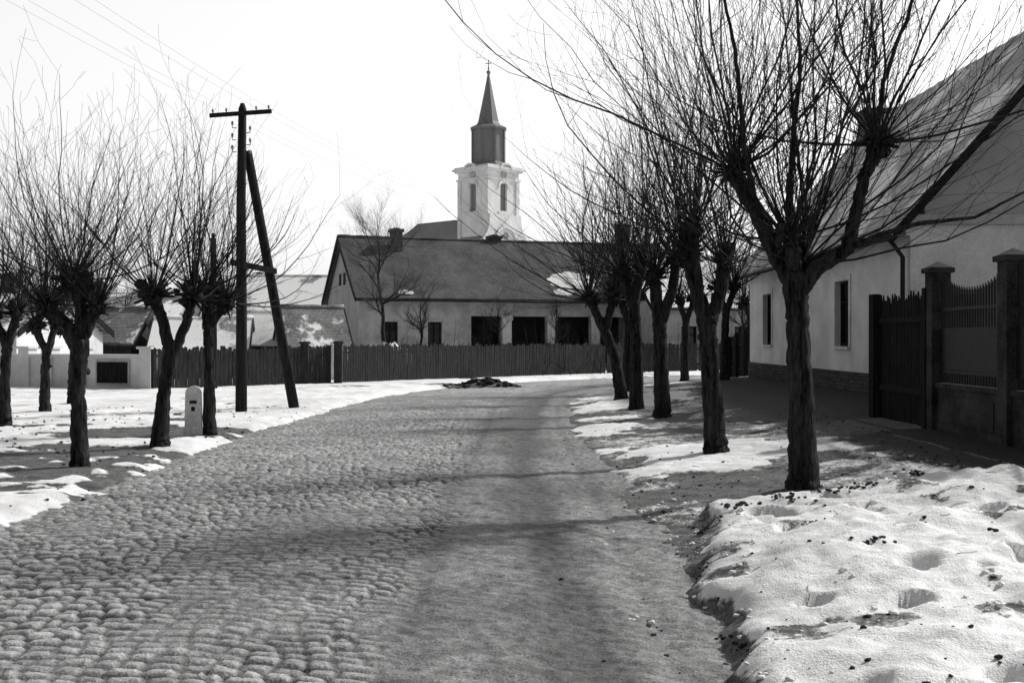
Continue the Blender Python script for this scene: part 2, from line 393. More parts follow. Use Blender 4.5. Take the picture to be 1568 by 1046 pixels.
# ------------------------------------------------------------------ trees
UP=Vector((0,0,1))
def shoot(mb,p,d,L,r,n=7,sides=4,m=1,up=.12,wob=.12,twigs=3,tl=.35):
    pts=[p.copy()]; rad=[r]; q=p.copy(); d=d.normalized()
    for i in range(n):
        d=(d+UP*up*random.uniform(.2,1.4)+Vector((random.gauss(0,wob),random.gauss(0,wob),random.gauss(0,wob*.6)))).normalized()
        q=q+d*(L/n); pts.append(q.copy()); rad.append(max(r*(1-.8*(i+1)/n),.0016))
        if twigs and i>=1 and random.random()<twigs/n:
            dd=(d+Vector((random.gauss(0,.6),random.gauss(0,.6),random.gauss(.1,.4)))).normalized()
            shoot(mb,q.copy(),dd,L*random.uniform(.2,tl),rad[-1]*.65,4,3,m,up*.8,wob*1.2,twigs*.3,.5)
    mb.tube(pts,rad,sides,m,cap=False)
def pollard(name,base,trunk,limbs,heads,nsh,L,r,mats=(None,),spread=1.0,twigs=3,sides=3,k_=1.0,wob=.13):
    mb=MB(); bx,by=base; z0=gh(bx,by)
    def dens(l,N_=8):
        P=[]; R=[]
        for a,b_ in zip(l[:-1],l[1:]):
            for k in range(N_):
                f=k/N_; P.append(Vector([a[i]*(1-f)+b_[i]*f for i in range(3)])+Vector((random.gauss(0,.006),random.gauss(0,.006),0))); R.append((a[3]*(1-f)+b_[3]*f)*k_*random.uniform(.96,1.05))
        P.append(Vector(l[-1][:3])); R.append(l[-1][3]*k_); return P,R
    tr=[(trunk[0][0],trunk[0][1],-.15,trunk[0][3]*1.5),(trunk[0][0],trunk[0][1],.12,trunk[0][3]*1.12)]+trunk[1:]
    P,R=dens(tr,12); mb.tube(P,R,18,0,jit=.06)
    for l in limbs:
        P,R=dens(l); mb.tube(P,R,11,0,jit=.11)
    for k in range(6):
        x,y,z,rr_=trunk[-1]; a=random.uniform(0,6.3); zz=z-random.uniform(-.15,.4)
        mb.blob((x+math.cos(a)*rr_*.75*k_,y+math.sin(a)*rr_*.75*k_,zz),rr_*random.uniform(.2,.42),0,.3,7,5)
    for (x,y,z,R) in heads:
        for k in range(14):
            mb.blob((x+random.gauss(0,R*.5),y+random.gauss(0,R*.5),z+random.gauss(0,R*.5)),R*random.uniform(.25,.55),0,.35,7,5)
        for k in range(34):
            d=Vector((random.gauss(0,1),random.gauss(0,1),random.gauss(.3,.8))).normalized()
            mb.tube([Vector((x,y,z)),Vector((x,y,z))+d*R*random.uniform(1.0,2.0)],[R*.17,R*.09],5,0)
        for k in range(nsh):
            a=random.uniform(0,2*math.pi); el=math.radians(random.choice([random.uniform(-10,45),random.uniform(25,80),random.uniform(40,88)]))
            d=Vector((math.cos(a)*math.cos(el)*spread,math.sin(a)*math.cos(el)*spread,math.sin(el)))
            p=Vector((x,y,z))+d.normalized()*R*.6
            big=random.random()<.14
            LL=L*(random.uniform(.8,1.15) if big else random.uniform(.3,1.0)); rr_=r*(random.uniform(1.3,1.7) if big else random.uniform(.45,.95))
            shoot(mb,p,d,LL,rr_,8,4 if big else sides,1,.13,wob,twigs*(1.8 if big else 1),.4)
    return mb.obj(name,[M_bark,mats[0] or M_twig],None,(bx,by,z0))
nm='pollarded_tree'
pollard(nm,(2.85,11.5),[(0,0,0,.135),(-.02,0,.9,.118),(-.05,.02,1.6,.112),(-.08,0,2.1,.12)],
 [[(-.08,0,2.0,.11),(-.26,.05,2.30,.08),(-.46,0,2.72,.072),(-.66,.0,3.05,.08)],
  [(-.06,0,1.92,.10),(.10,-.05,2.14,.08),(.40,-.1,2.34,.07),(.50,-.1,2.75,.06),(.56,-.1,3.05,.058),(.70,-.1,3.3,.075)],
  [(-.08,0,2.1,.08),(-.14,-.15,2.35,.075)],[(.40,-.1,2.34,.035),(.65,-.3,2.45,.028),(1.0,-.4,2.55,.022),(1.5,-.45,2.6,.017),(2.0,-.4,2.85,.011)],
  [(-.46,0,2.72,.035),(-.62,-.2,3.3,.026),(-.72,-.3,4.2,.019),(-.92,-.2,5.2,.010)],
  [(-.08,0,2.2,.035),(-.1,.2,3.0,.026),(.05,.3,4.2,.019),(.0,.4,5.4,.010)],
  [(.68,0,3.2,.03),(.85,.2,4.0,.022),(1.2,.2,5.0,.014)]],
 [(-.68,0,3.1,.11),(.70,-.1,3.35,.13),(-.17,-.15,2.42,.11),(0.02,.1,2.2,.09)],70,3.4,.0092,spread=1.15,twigs=4.8,wob=.15)
pollard(nm,(2.62,15.1),[(0,0,0,.135),(-.08,0,1.1,.115),(-.12,0,1.75,.12)],
 [[(-.12,0,1.65,.105),(-.25,0,2.1,.085),(-.36,0,2.5,.085)],[(-.1,0,1.65,.10),(.06,.1,2.0,.08),(.13,.1,2.35,.08)],[(-.25,0,2.1,.08),(-.3,-.1,2.8,.07)]],
 [(-.36,0,2.55,.14),(.13,.1,2.4,.12),(-.3,-.1,2.85,.11)],64,3.3,.0092,twigs=3.5)
pollard(nm,(2.85,22.3),[(0,0,0,.145),(-.03,0,1.2,.125),(-.05,0,1.8,.13)],
 [[(-.05,0,1.7,.12),(-.15,0,2.6,.10)],[(-.05,0,1.7,.11),(.2,0,2.4,.09),(.25,0,2.9,.09)]],
 [(-.15,0,2.65,.17),(.25,0,2.95,.15)],72,3.4,.0105,twigs=3)
pollard(nm,(2.65,25.0),[(0,0,0,.135),(.0,0,1.4,.12),(-.06,0,2.3,.12)],
 [[(-.06,0,2.2,.11),(-.3,0,2.8,.10)],[(-.06,0,2.2,.11),(.1,0,3.0,.10)]],
 [(-.3,0,2.85,.16),(.1,0,3.05,.16)],66,3.4,.0115,twigs=2.5)
pollard(nm,(2.7,29.0),[(0,0,0,.145),(-.15,0,1.0,.125),(-.4,0,1.7,.12)],
 [[(-.4,0,1.65,.11),(-.75,0,2.4,.10)],[(-.4,0,1.65,.1),(-.2,0,2.5,.09)]],
 [(-.78,0,2.45,.16),(-.2,0,2.55,.16)],74,4.0,.0125,twigs=2.5)
pollard(nm,(3.3,33.5),[(0,0,0,.14),(0,0,1.2,.12),(.05,0,2.0,.12)],
 [[(.05,0,1.9,.11),(-.2,0,2.6,.10)],[(.05,0,1.9,.1),(.3,0,2.6,.09)]],
 [(-.2,0,2.6,.17),(.3,0,2.65,.16)],66,3.8,.0135,twigs=2)
for (x,y) in ((6.1,41.5),(8.9,44.0),(6.6,36.5)):
    pollard(nm,(x,y),[(0,0,0,.14),(0,0,1.2,.12),(.05,0,2.2,.12)],[[(.05,0,2.1,.1),(-.2,0,2.8,.1)],[(.05,0,2.1,.1),(.3,0,2.8,.09)]],
     [(-.2,0,2.85,.18),(.3,0,2.85,.17)],46,3.0,.015,twigs=2,sides=3)
pollard(nm,(-5.15,14.0),[(0,0,0,.11),(-.03,0,.9,.095),(.02,0,1.5,.105)],
 [[(.02,0,1.4,.095),(-.15,0,1.7,.075),(-.38,0,1.85,.075)],[(.02,0,1.4,.095),(0,.05,1.9,.085),(-.04,0,2.2,.095)],[(.02,0,1.5,.08),(.18,0,1.85,.07)]],
 [(-.4,0,1.88,.12),(-.05,0,2.22,.15),(.2,0,1.9,.11)],70,2.2,.0075,spread=1.2,twigs=3,k_=.86,wob=.09)
pollard(nm,(-4.97,16.6),[(0,0,0,.13),(.06,0,.8,.10),(.16,0,1.35,.11)],
 [[(.16,0,1.25,.095),(.02,0,1.8,.085),(-.08,0,2.05,.095)],[(.16,0,1.25,.09),(.36,0,1.7,.08),(.44,0,2.0,.085)]],
 [(-.1,0,2.1,.17),(.45,0,2.08,.16)],72,2.4,.008,twigs=3,k_=.86,wob=.09)
pollard(nm,(-4.87,18.9),[(0,0,0,.11),(.0,0,1.2,.09),(-.03,0,1.8,.1)],
 [[(-.03,0,1.7,.09),(-.06,0,2.3,.085)],[(-.03,0,1.7,.08),(.25,0,2.1,.075)]],
 [(-.06,0,2.35,.15),(.27,0,2.12,.13)],62,2.3,.009,twigs=3,k_=.88,wob=.09)
for (x,y,k) in ((-8.9,20.6,1.9),(-9.7,24.4,1.7),(-10.3,27.5,1.7),(-9.4,18.2,1.8)):
    pollard(nm,(x,y),[(0,0,0,.12),(0,0,.8,.10),(.05,0,k-.4,.1)],[[(.05,0,k-.5,.09),(-.2,0,k,.09)],[(.05,0,k-.5,.09),(.22,0,k+.1,.08)]],
     [(-.2,0,k+.05,.15),(.22,0,k+.1,.14)],56,2.4,.009,twigs=2.5,sides=3,k_=.85,wob=.1)

def natural_tree(name,base,H,r,crown,mat,n1=9,levels=3,seedv=0):
    random.seed(seedv); mb=MB(); z0=gh(*base)
    P=[Vector((0,0,-.2))]; R=[r*1.2]; q=Vector((0,0,0))
    for i in range(10):
        q=q+Vector((random.gauss(0,.05),random.gauss(0,.05),H*.085)); P.append(q.copy()); R.append(r*(1-.85*(i+1)/10))
    mb.tube(P,R,8,0,jit=.08)
    def br(p,d,L,rr,lv):
        pts=[p.copy()]; rd=[rr]; q=p.copy()
        for i in range(5):
            d=(d+UP*.08+Vector((random.gauss(0,.16),random.gauss(0,.16),random.gauss(0,.1)))).normalized(); q=q+d*L/5; pts.append(q.copy()); rd.append(rr*(1-.7*(i+1)/5))
            if lv>0 :
                for _ in range(2):
                    dd=(d+Vector((random.gauss(0,.6),random.gauss(0,.6),random.gauss(.1,.4)))).normalized()
                    br(q.copy(),dd,L*random.uniform(.4,.65),rd[-1]*.6,lv-1)
        mb.tube(pts,rd,4 if lv>1 else 3,0 if lv>1 else 1,cap=False)
    for i in range(n1):
        k=random.randint(4,10); a=i*2.4; el=random.uniform(.4,1.1)
        br(P[k].copy(),Vector((math.cos(a)*math.cos(el),math.sin(a)*math.cos(el),math.sin(el))),crown*random.uniform(.7,1.1),R[k]*.6,levels-1)
    return mb.obj(name,[M_bark,mat],None,(base[0],base[1],z0))
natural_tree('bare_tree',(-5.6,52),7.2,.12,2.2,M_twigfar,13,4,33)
natural_tree('bare_tree',(-3.9,50),3.6,.10,1.4,M_twig,8,3,5)
natural_tree('bare_tree',(-.5,53.5),3.4,.08,1.2,M_twig,7,3,6)
natural_tree('bare_tree',(2.2,55.5),3.8,.08,1.3,M_twig,7,3,16)
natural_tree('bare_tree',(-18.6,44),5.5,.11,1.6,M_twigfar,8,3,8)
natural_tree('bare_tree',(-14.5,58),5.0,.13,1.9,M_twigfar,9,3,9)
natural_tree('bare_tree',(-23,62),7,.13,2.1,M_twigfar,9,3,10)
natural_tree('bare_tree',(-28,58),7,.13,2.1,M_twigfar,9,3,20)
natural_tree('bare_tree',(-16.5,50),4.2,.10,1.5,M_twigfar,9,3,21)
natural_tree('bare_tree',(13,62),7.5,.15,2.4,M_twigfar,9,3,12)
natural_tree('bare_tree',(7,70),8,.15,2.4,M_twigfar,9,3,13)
natural_tree('bare_tree',(10.5,53),5,.11,1.8,M_twig,9,3,14)
random.seed(99)
mb=MB()
for i in range(330):
    f=random.random(); x=-5.3+f*16; y=43.2+f*12.5+random.uniform(0,1.6)*2
    if x>6.5: y=random.uniform(58.5,60)
    d=Vector((random.gauss(0,.35),random.gauss(0,.35),1)); hgt=random.uniform(.9,2.4)*(1.15 if random.random()<.3 else .85)
    shoot(mb,Vector((x,y,0)),d,hgt,.018,5,3,0,.1,.2,3,.5)
mb.obj('garden_shrubs',[M_twig])
mb=MB()
for i in range(70):
    x=-75+random.random()*150; y=random.uniform(105,150)
    if -14<x<8: continue
    H=random.uniform(4,8)
    mb.tube([(x,y,0),(x+random.gauss(0,.2),y,H*.5)],[.2,.12],5)
    for k in range(26):
        a=random.uniform(0,6.3); d=Vector((math.cos(a)*.7,math.sin(a)*.7,random.uniform(.3,1.2)))
        shoot(mb,Vector((x,y,H*random.uniform(.2,.5))),d,H*random.uniform(.3,.55),.05,4,3,0,.1,.2,2.5,.5)
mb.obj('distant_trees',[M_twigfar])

# ------------------------------------------------------------------ houses
def wall_cols(mb,u0,u1,v0,v1,z0,z1,ops,m=0):
    us=sorted(set([u0,u1]+[o[0] for o in ops]+[o[1] for o in ops]))
    for a,b_ in zip(us[:-1],us[1:]):
        mid=(a+b_)/2; o=[k for k in ops if k[0]<mid<k[1]]
        if o:
            o=o[0]
            if o[2]>z0+.01: mb.box(a,b_,v0,v1,z0,o[2],m)
            if o[3]<z1-.01: mb.box(a,b_,v0,v1,o[3],z1,m)
        else: mb.box(a,b_,v0,v1,z0,z1,m)
def gable_house(name,loc,ang,L,Dp,eave,ridge,wallm,roofm,ops=(),over=.35,gover=.25,chim=(),plinth=0,gablem=None,kinds=None,cornice=False,bargem=None):
    e=empty(name,loc,ang); th=.3
    mb=MB(); wall_cols(mb,0,L,0,th,-.3,eave,list(ops)); mb.box(0,L,Dp-th,Dp,-.3,eave)
    mb.obj('walls',[wallm],e)
    sl=(ridge-eave)/(Dp/2)
    for nm_,u in (('gable_near',0),('gable_far',L-th)):
        mb=MB(); g0=eave+sl*th-.05
        mb.prism([(u,th,-.3),(u,Dp-th,-.3),(u,Dp-th,g0),(u,Dp/2,ridge-.05),(u,th,g0)],(th,0,0))
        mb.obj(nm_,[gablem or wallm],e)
    mb=MB(); t=.14
    for sgn in (0,1):
        def pt(u,v,z): return (u,v if sgn==0 else Dp-v,z)
        a=(-over,eave-sl*over); b_=(Dp/2-.0,ridge)
        mb.prism([pt(-gover,a[0],a[1]),pt(-gover,b_[0],b_[1]),pt(-gover,b_[0],b_[1]+t*1.3),pt(-gover,a[0],a[1]+t)],(L+2*gover,0,0))
    mb.obj('roof',[roofm],e)
    mb=MB()
    k=int((L+2*gover)/.4); P=[(-gover-.02+(L+2*gover+.04)*i/k,Dp/2,ridge+t*1.2-.03*math.sin(math.pi*i/k)+random.uniform(-.012,.012)) for i in range(k+1)]
    mb.tube(P,[.10+.02*(i%2) for i in range(k+1)],8); mb.obj('ridge_tiles',[roofm],e)
    mb=MB(); mb.tube([(-gover,-over-.05,eave-sl*over+.02),(L+gover,-over-.05,eave-sl*over+.02)],[.055,.055],8); mb.obj('gutter',[M_conc],e)
    for u in (-gover-.045,L+gover+.003):
        mb=MB()
        for sgn in (0,1):
            def pt(v,z): return (u,v if sgn==0 else Dp-v,z)
            mb.prism([pt(-over,eave-sl*over-.08),pt(Dp/2,ridge-.08),pt(Dp/2,ridge+t*1.3+.02),pt(-over,eave-sl*over+t+.02)],(.04,0,0))
        mb.obj('barge_boards',[bargem or M_wooddark],e)
    for i,o in enumerate(ops):
        k=kinds[i] if kinds else 'w'
        mb=MB()
        if k=='w':
            w=.07; a,b_,c,d=o
            mb.box(a,b_,.20,.22,c,d,1)
            mb.box(a,a+w,.12,.195,c,d,0); mb.box(b_-w,b_,.12,.195,c,d,0); mb.box(a+w,b_-w,.12,.195,c,c+w,0); mb.box(a+w,b_-w,.12,.195,d-w,d,0)
            mid=(a+b_)/2; mb.box(mid-.03,mid+.03,.125,.19,c+w,d-w,0); zt=c+(d-c)*.68; mb.box(a+w,mid-.03,.13,.19,zt-.025,zt+.025,0); mb.box(mid+.03,b_-w,.13,.19,zt-.025,zt+.025,0)
            mb.box(a-.1,b_+.1,-.08,.10,c-.07,c-.003,2)
            mb.box(a-.14,a-.003,-.03,-.002,c-.0,d+.14,2); mb.box(b_+.003,b_+.14,-.03,-.002,c,d+.14,2); mb.box(a-.003,b_+.003,-.03,-.002,d+.003,d+.14,2)
            mb.obj('window',[M_wooddark,M_glass,wallm],e)
        else:
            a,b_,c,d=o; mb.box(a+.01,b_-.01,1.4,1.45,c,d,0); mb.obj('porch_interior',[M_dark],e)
    for (u,v,s,zt) in chim:
        mb=MB(); zb=eave; mb.box(u-s/2,u+s/2,v-s/2,v+s/2,zb,zt,0); mb.box(u-s/2-.07,u+s/2+.07,v-s/2-.07,v+s/2+.07,zt+.002,zt+.16,0); mb.box(u-s/4,u+s/4,v-s/4,v+s/4,zt+.163,zt+.22,1)
        mb.obj('chimney',[M_chim,M_dark],e)
    if plinth:
        mb=MB(); mb.box(-.04,L+.04,-.05,-.003,-.3,plinth,0); mb.box(-.05,-.003,-.003,Dp,-.3,plinth,0); mb.box(L+.02,L+.06,-.003,Dp,-.3,plinth,0); mb.obj('plinth',[M_plinth],e)
    if cornice:
        mb=MB(); mb.box(-.02,L+.02,-.16,-.003,eave-.28,eave-.12,0); mb.box(-.02,L+.02,-.09,-.003,eave-.42,eave-.283,0); mb.obj('cornice',[wallm],e)
    return e
ang=math.atan2(.33,.943)
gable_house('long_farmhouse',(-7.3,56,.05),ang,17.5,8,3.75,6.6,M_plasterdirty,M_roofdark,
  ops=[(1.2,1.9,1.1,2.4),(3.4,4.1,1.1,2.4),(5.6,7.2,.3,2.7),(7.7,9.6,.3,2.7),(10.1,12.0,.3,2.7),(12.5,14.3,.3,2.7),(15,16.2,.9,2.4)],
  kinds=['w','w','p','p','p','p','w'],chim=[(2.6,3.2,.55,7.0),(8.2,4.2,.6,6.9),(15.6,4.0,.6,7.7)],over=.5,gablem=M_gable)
e=bpy.data.objects['long_farmhouse']
mb=MB()
for u in (7.45,9.85,12.25): 
    mb.box(u-.24,u+.24,-.08,-.003,0,2.75); mb.box(u-.3,u+.3,-.12,-.083,2.5,2.72)
mb.obj('verandah_pillars',[M_plaster],e)
mb=MB(); mb.box(-.03,-.003,3.2,3.7,4.3,4.9); mb.box(-.03,-.003,4.3,4.8,4.3,4.9); mb.obj('attic_windows',[M_dark],e)
mb=MB()
def roof_patch(u0,v0,ru,rv,n=40):
    vs=[(u0,v0,3.75+.7125*v0+.20)]; k=1
    for i in range(n):
        a=2*math.pi*i/n; k=.5*k+.5*random.uniform(.65,1.2); u=u0+ru*k*math.cos(a); v=v0+rv*k*math.sin(a); vs.append((u,v,3.75+.7125*v+.185))
    mb.add(vs,[(0,i+1,(i+1)%n+1) for i in range(n)],0,False)
roof_patch(2.2,-.15,.45,.2); roof_patch(11.4,.9,1.5,.7); roof_patch(12.7,.25,.8,.35); roof_patch(10.5,0,.6,.25); roof_patch(14.5,1.4,.8,.6)
mb.obj('roof_snow',[M_snowlump],e)
gable_house('farmhouse_wing',(7.0,58.0,.05),math.radians(19),8,6,3.3,5.7,M_plasterdirty,M_roofwhite,ops=[(1.5,2.4,.9,2.2),(4.5,5.4,.9,2.2)],chim=[(6,3.5,.6,6.6)])
gable_house('street_house',(8.1,40.0,.38),-math.pi/2,16.1,8.2,3.75,8.3,M_plaster,M_roofright,
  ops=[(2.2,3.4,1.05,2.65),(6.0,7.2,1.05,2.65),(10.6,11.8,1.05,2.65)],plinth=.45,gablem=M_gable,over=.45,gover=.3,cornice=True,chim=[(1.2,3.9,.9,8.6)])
e=bpy.data.objects['street_house']
mb=MB(); mb.box(16.103,16.2,0,8.2,3.55,3.75); mb.obj('gable_cornice',[M_plasterdirty],e)
mb=MB(); mb.box(16.103,16.115,0,8.2,.46,3.547); mb.obj('gable_wall_lower',[M_plaster],e)
mb=MB(); mb.tube([(16.0,-.42,3.3),(16.0,-.12,2.9),(16.0,-.12,0)],[.05,.05,.05],8); mb.obj('downpipe',[M_darkmetal],e)
mb=MB(); mb.box(16.118,16.13,4.4,5.2,1.0,2.3,0); mb.obj('side_windows',[M_glass],e)
gable_house('low_house',(-15.2,66,0),math.radians(3),6,7,2.9,5.2,M_plasterfar,M_roofwhite,ops=[(2,2.9,1,2.2)],bargem=M_plasterfar)
gable_house('white_cottage',(-20.6,40,0),math.radians(-8),4.0,6,1.9,3.2,M_plaster,M_roofsnow,ops=[(2.2,3.0,.7,1.6)],chim=[(2,3,.5,3.8)])
gable_house('distant_house',(-34,76,0),math.radians(5),13,8,2.4,4.6,M_plasterfar,M_roofsnow,ops=[(2,3,1,2),(6,7,1,2),(10,11,1,2)],chim=[(6,4,.7,5.4)])
gable_house('distant_house',(-27,95,0),math.radians(-12),14,9,3.0,6.0,M_plasterfar,M_roofsnow,ops=[(2,3,1,2.3),(6,7,1,2.3)],chim=[(5,4.5,.7,7.0)])
gable_house('distant_house',(13,72,0),math.radians(20),14,8,3.2,6.2,M_plasterfar,M_roofdark,ops=[(2,3,1,2.3)],chim=[(5,4,.7,7)])
gable_house('wooden_shed',(-18.5,47,0),math.radians(-6),3.4,3,1.6,2.7,M_wood,M_roofsnow,bargem=M_wood)
gable_house('wooden_shed',(-14.0,46,0),math.radians(8),3.4,3,1.3,2.3,M_wood,M_roofwhite,ops=[(1,1.9,0,1.2)],kinds=['p'],bargem=M_wood)
gable_house('wooden_shed',(-11.2,48,0),math.radians(12),2.6,3,1.5,2.6,M_wood,M_roofwhite,bargem=M_wood)
gable_house('wooden_shed',(-8.6,46,0),math.radians(22),2.1,2.6,1.5,2.75,M_wood,M_roofsnow,bargem=M_wood)
mb=MB()
for (x,y,r,z) in ((-6.8,44.5,.75,.9),(-6.3,44.8,.6,.7),(-7.2,44.9,.55,.6)):
    mb.blob((x,y,.1),r,0,.16,16,10,z/r*1.5)
mb.obj('snow_pile',[M_snowlump])
mb=MB()
for (x,y,r,z) in ((-5.0,48,.8,1.0),(-4.4,48.2,.7,.8),(-5.6,48.2,.6,.8)):
    mb.blob((x,y,.1),r,0,.16,16,10,z/r*1.3)
mb.obj('snow_pile',[M_snowlump])

# ------------------------------------------------------------------ church
CX,CY=-2.6,130.0
ch=empty('church',(CX,CY,0),math.radians(45))
mb=MB(); hw=2.38
wall=[(-.5,.5,15.6,18.6)]
mb.box(-hw+.3,hw-.3,-hw+.3,hw-.3,0,19.9,0)
wall_cols(mb,-hw,hw,-hw,-hw+.297,0,19.9,wall)
for a,b_ in ((-hw+.3,-.5),(.5,hw-.3)): mb.box(-hw,-hw+.297,a,b_,0,19.9)
mb.box(-hw,-hw+.297,-.5,.5,0,15.6); mb.box(-hw,-hw+.297,-.5,.5,18.6,19.9); mb.box(-hw,-hw+.297,hw-.297,hw,0,19.9)
mb.box(hw-.297,hw,-hw+.3,hw,0,19.9)
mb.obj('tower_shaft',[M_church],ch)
mb=MB(); mb.box(-.49,.49,-hw+.25,-hw+.28,15.65,18.58); mb.box(-hw+.25,-hw+.28,-.49,.49,15.65,18.58)
mb.obj('belfry_louvres',[M_churchgrey],ch)
mb=MB()
for a in (-1,1):
    mb.box(a*hw-(.5 if a>0 else 0),a*hw+(.5 if a<0 else 0),-hw-.10,-hw-.003,0,18.9)
mb.box(-hw-.10,-hw-.003,-hw-.10,-hw+.5,0,18.9); mb.box(-hw-.10,-hw-.003,hw-.5,hw,0,18.9)
def arc_ring(face):
    n=12; ro,ri=.85,.62; zc=18.15
    for i in range(n):
        a0=math.pi*i/n; a1=math.pi*(i+1)/n
        q=[(ri*math.cos(a0),zc+ri*math.sin(a0)),(ro*math.cos(a0),zc+ro*math.sin(a0)),(ro*math.cos(a1),zc+ro*math.sin(a1)),(ri*math.cos(a1),zc+ri*math.sin(a1))]
        if face==0: mb.prism([(x,-hw-.12,z) for x,z in q],(0,.117,0))
        else: mb.prism([(-hw-.12,x,z) for x,z in q],(.117,0,0))
arc_ring(0); arc_ring(1)
mb.box(-.8,.8,-hw-.13,-hw-.003,15.25,15.5); mb.box(-hw-.13,-hw-.003,-.8,.8,15.25,15.5)
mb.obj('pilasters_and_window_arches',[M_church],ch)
mb=MB()
for (o,z0,z1) in ((.15,18.95,19.2),(.28,19.9,20.1),(.5,20.103,20.32),(.3,20.323,20.5)): 
    if z0<19.5: 
        mb.box(-hw-o,hw+o,-hw-o,-hw-.004,z0,z1); mb.box(-hw-o,-hw-.004,-hw+.0,hw+o,z0,z1)
    else: mb.box(-hw-o,hw+o,-hw-o,hw+o,z0,z1)
mb.obj('cornice',[M_church],ch)
mb=MB()
for f in (0,1):
    n=12
    for i in range(n):
        a0=math.pi*i/n; a1=math.pi*(i+1)/n
        q=[(r*math.cos(a),20.1+r*.7*math.sin(a)) for r,a in ((.75,a0),(1.0,a0),(1.0,a1),(.75,a1))]
        if f==0: mb.prism([(x,-hw-.56,z) for x,z in q],(0,.4,0))
        else: mb.prism([(-hw-.56,x,z) for x,z in q],(.4,0,0))
mb.obj('cornice_eyebrows',[M_church],ch)
mb=MB()
for f in (0,1):
    q=[(.42*math.cos(2*math.pi*i/18),19.6+.42*math.sin(2*math.pi*i/18)) for i in range(18)]
    if f==0: mb.prism([(x,-hw-.08,z) for x,z in q],(0,.07,0))
    else: mb.prism([(-hw-.08,x,z) for x,z in q],(.07,0,0))
mb.obj('clock_faces',[M_plasterdirty],ch)
def frus(mb,levels,n=8,rot=math.pi/8,m=0):
    vs=[];fs=[]
    for (r,z) in levels:
        for j in range(n):
            a=rot+2*math.pi*j/n; vs.append((r*math.cos(a),r*math.sin(a),z))
    for i in range(len(levels)-1):
        for j in range(n): fs.append((i*n+j,i*n+(j+1)%n,(i+1)*n+(j+1)%n,(i+1)*n+j))
    fs.append(tuple((len(levels)-1)*n+j for j in range(n))); mb.add(vs,fs,m)
mb=MB(); frus(mb,[(2.6,20.5),(2.2,20.85),(1.9,21.1),(1.86,24.6)],8)
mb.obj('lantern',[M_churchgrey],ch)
mb=MB()
for j in range(8):
    a=math.pi/8+2*math.pi*j/8; mb.obox((1.88*math.cos(a),1.88*math.sin(a)),(math.cos(a),math.sin(a)),(-math.sin(a),math.cos(a)),.1,.13,21.15,24.55)
mb.obj('lantern_ribs',[M_spire],ch)
mb=MB(); frus(mb,[(1.88,24.6),(2.12,24.7),(2.16,24.86),(1.9,25.0),(1.4,25.25),(1.22,25.6)],8); frus(mb,[(1.22,25.6),(.85,27.3),(.45,29.2),(.1,31.0)],8)
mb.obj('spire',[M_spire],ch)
mb=MB(); mb.blob((0,0,31.1),.24,0,0,10,8); mb.tube([(0,0,31.1),(0,0,32.5)],[.06,.05],6); mb.blob((0,0,31.55),.11,0,0,8,6)
c45=(math.cos(-math.pi/4),math.sin(-math.pi/4)); mb.tube([(-.34*c45[0],-.34*c45[1],32.1),(.34*c45[0],.34*c45[1],32.1)],[.05,.05],6)
mb.obj('ball_and_cross',[M_spire],ch)
prof=[]
for k in range(10):
    t=k/9; prof.append((hw+.01+3.2*(t**2.2), 15.2-4.2*t**.8))
poly=[(-6.2,0),(-6.2,10.4)]+[(-x,z) for x,z in reversed(prof)]+[(x,z) for x,z in prof]+[(6.2,10.4),(6.2,0)]
mb=MB(); mb.prism([(x,-hw-.35,z) for x,z in poly],(0,.34,0)); mb.obj('volute_facade',[M_church],ch)
mb=MB()
n=12
for i in range(n):
    a0=math.pi*i/n;a1=math.pi*(i+1)/n; zc=12.4
    mb.prism([(r*math.cos(a),-hw-.5,zc+r*math.sin(a)) for r,a in ((1.3,a0),(1.6,a0),(1.6,a1),(1.3,a1))],(0,.147,0))
mb.box(-2.0,2.0,-hw-.5,-hw-.353,12.0,12.3)
mb.obj('facade_arch',[M_church],ch)
mb=MB(); mb.prism([(.4*math.cos(a*math.pi/8),-hw-.42,12.85+.4*math.sin(a*math.pi/8)) for a in range(16)],(0,.06,0)); mb.obj('oculus',[M_churchgrey],ch)
mb=MB(); mb.box(-5.6,5.6,-hw,15.5,0,9.2); mb.obj('nave_walls',[M_church],ch)
mb=MB(); 
v=[(-6,-hw+.02,9.2),(6,-hw+.02,9.2),(6,16,9.2),(-6,16,9.2),(0,-hw+.02,15.2),(0,12.0,15.2)]
mb.add(v,[(0,4,5,3),(1,2,5,4),(2,3,5),(0,1,4),(0,3,2,1)]); mb.obj('nave_roof',[M_churchroof],ch)

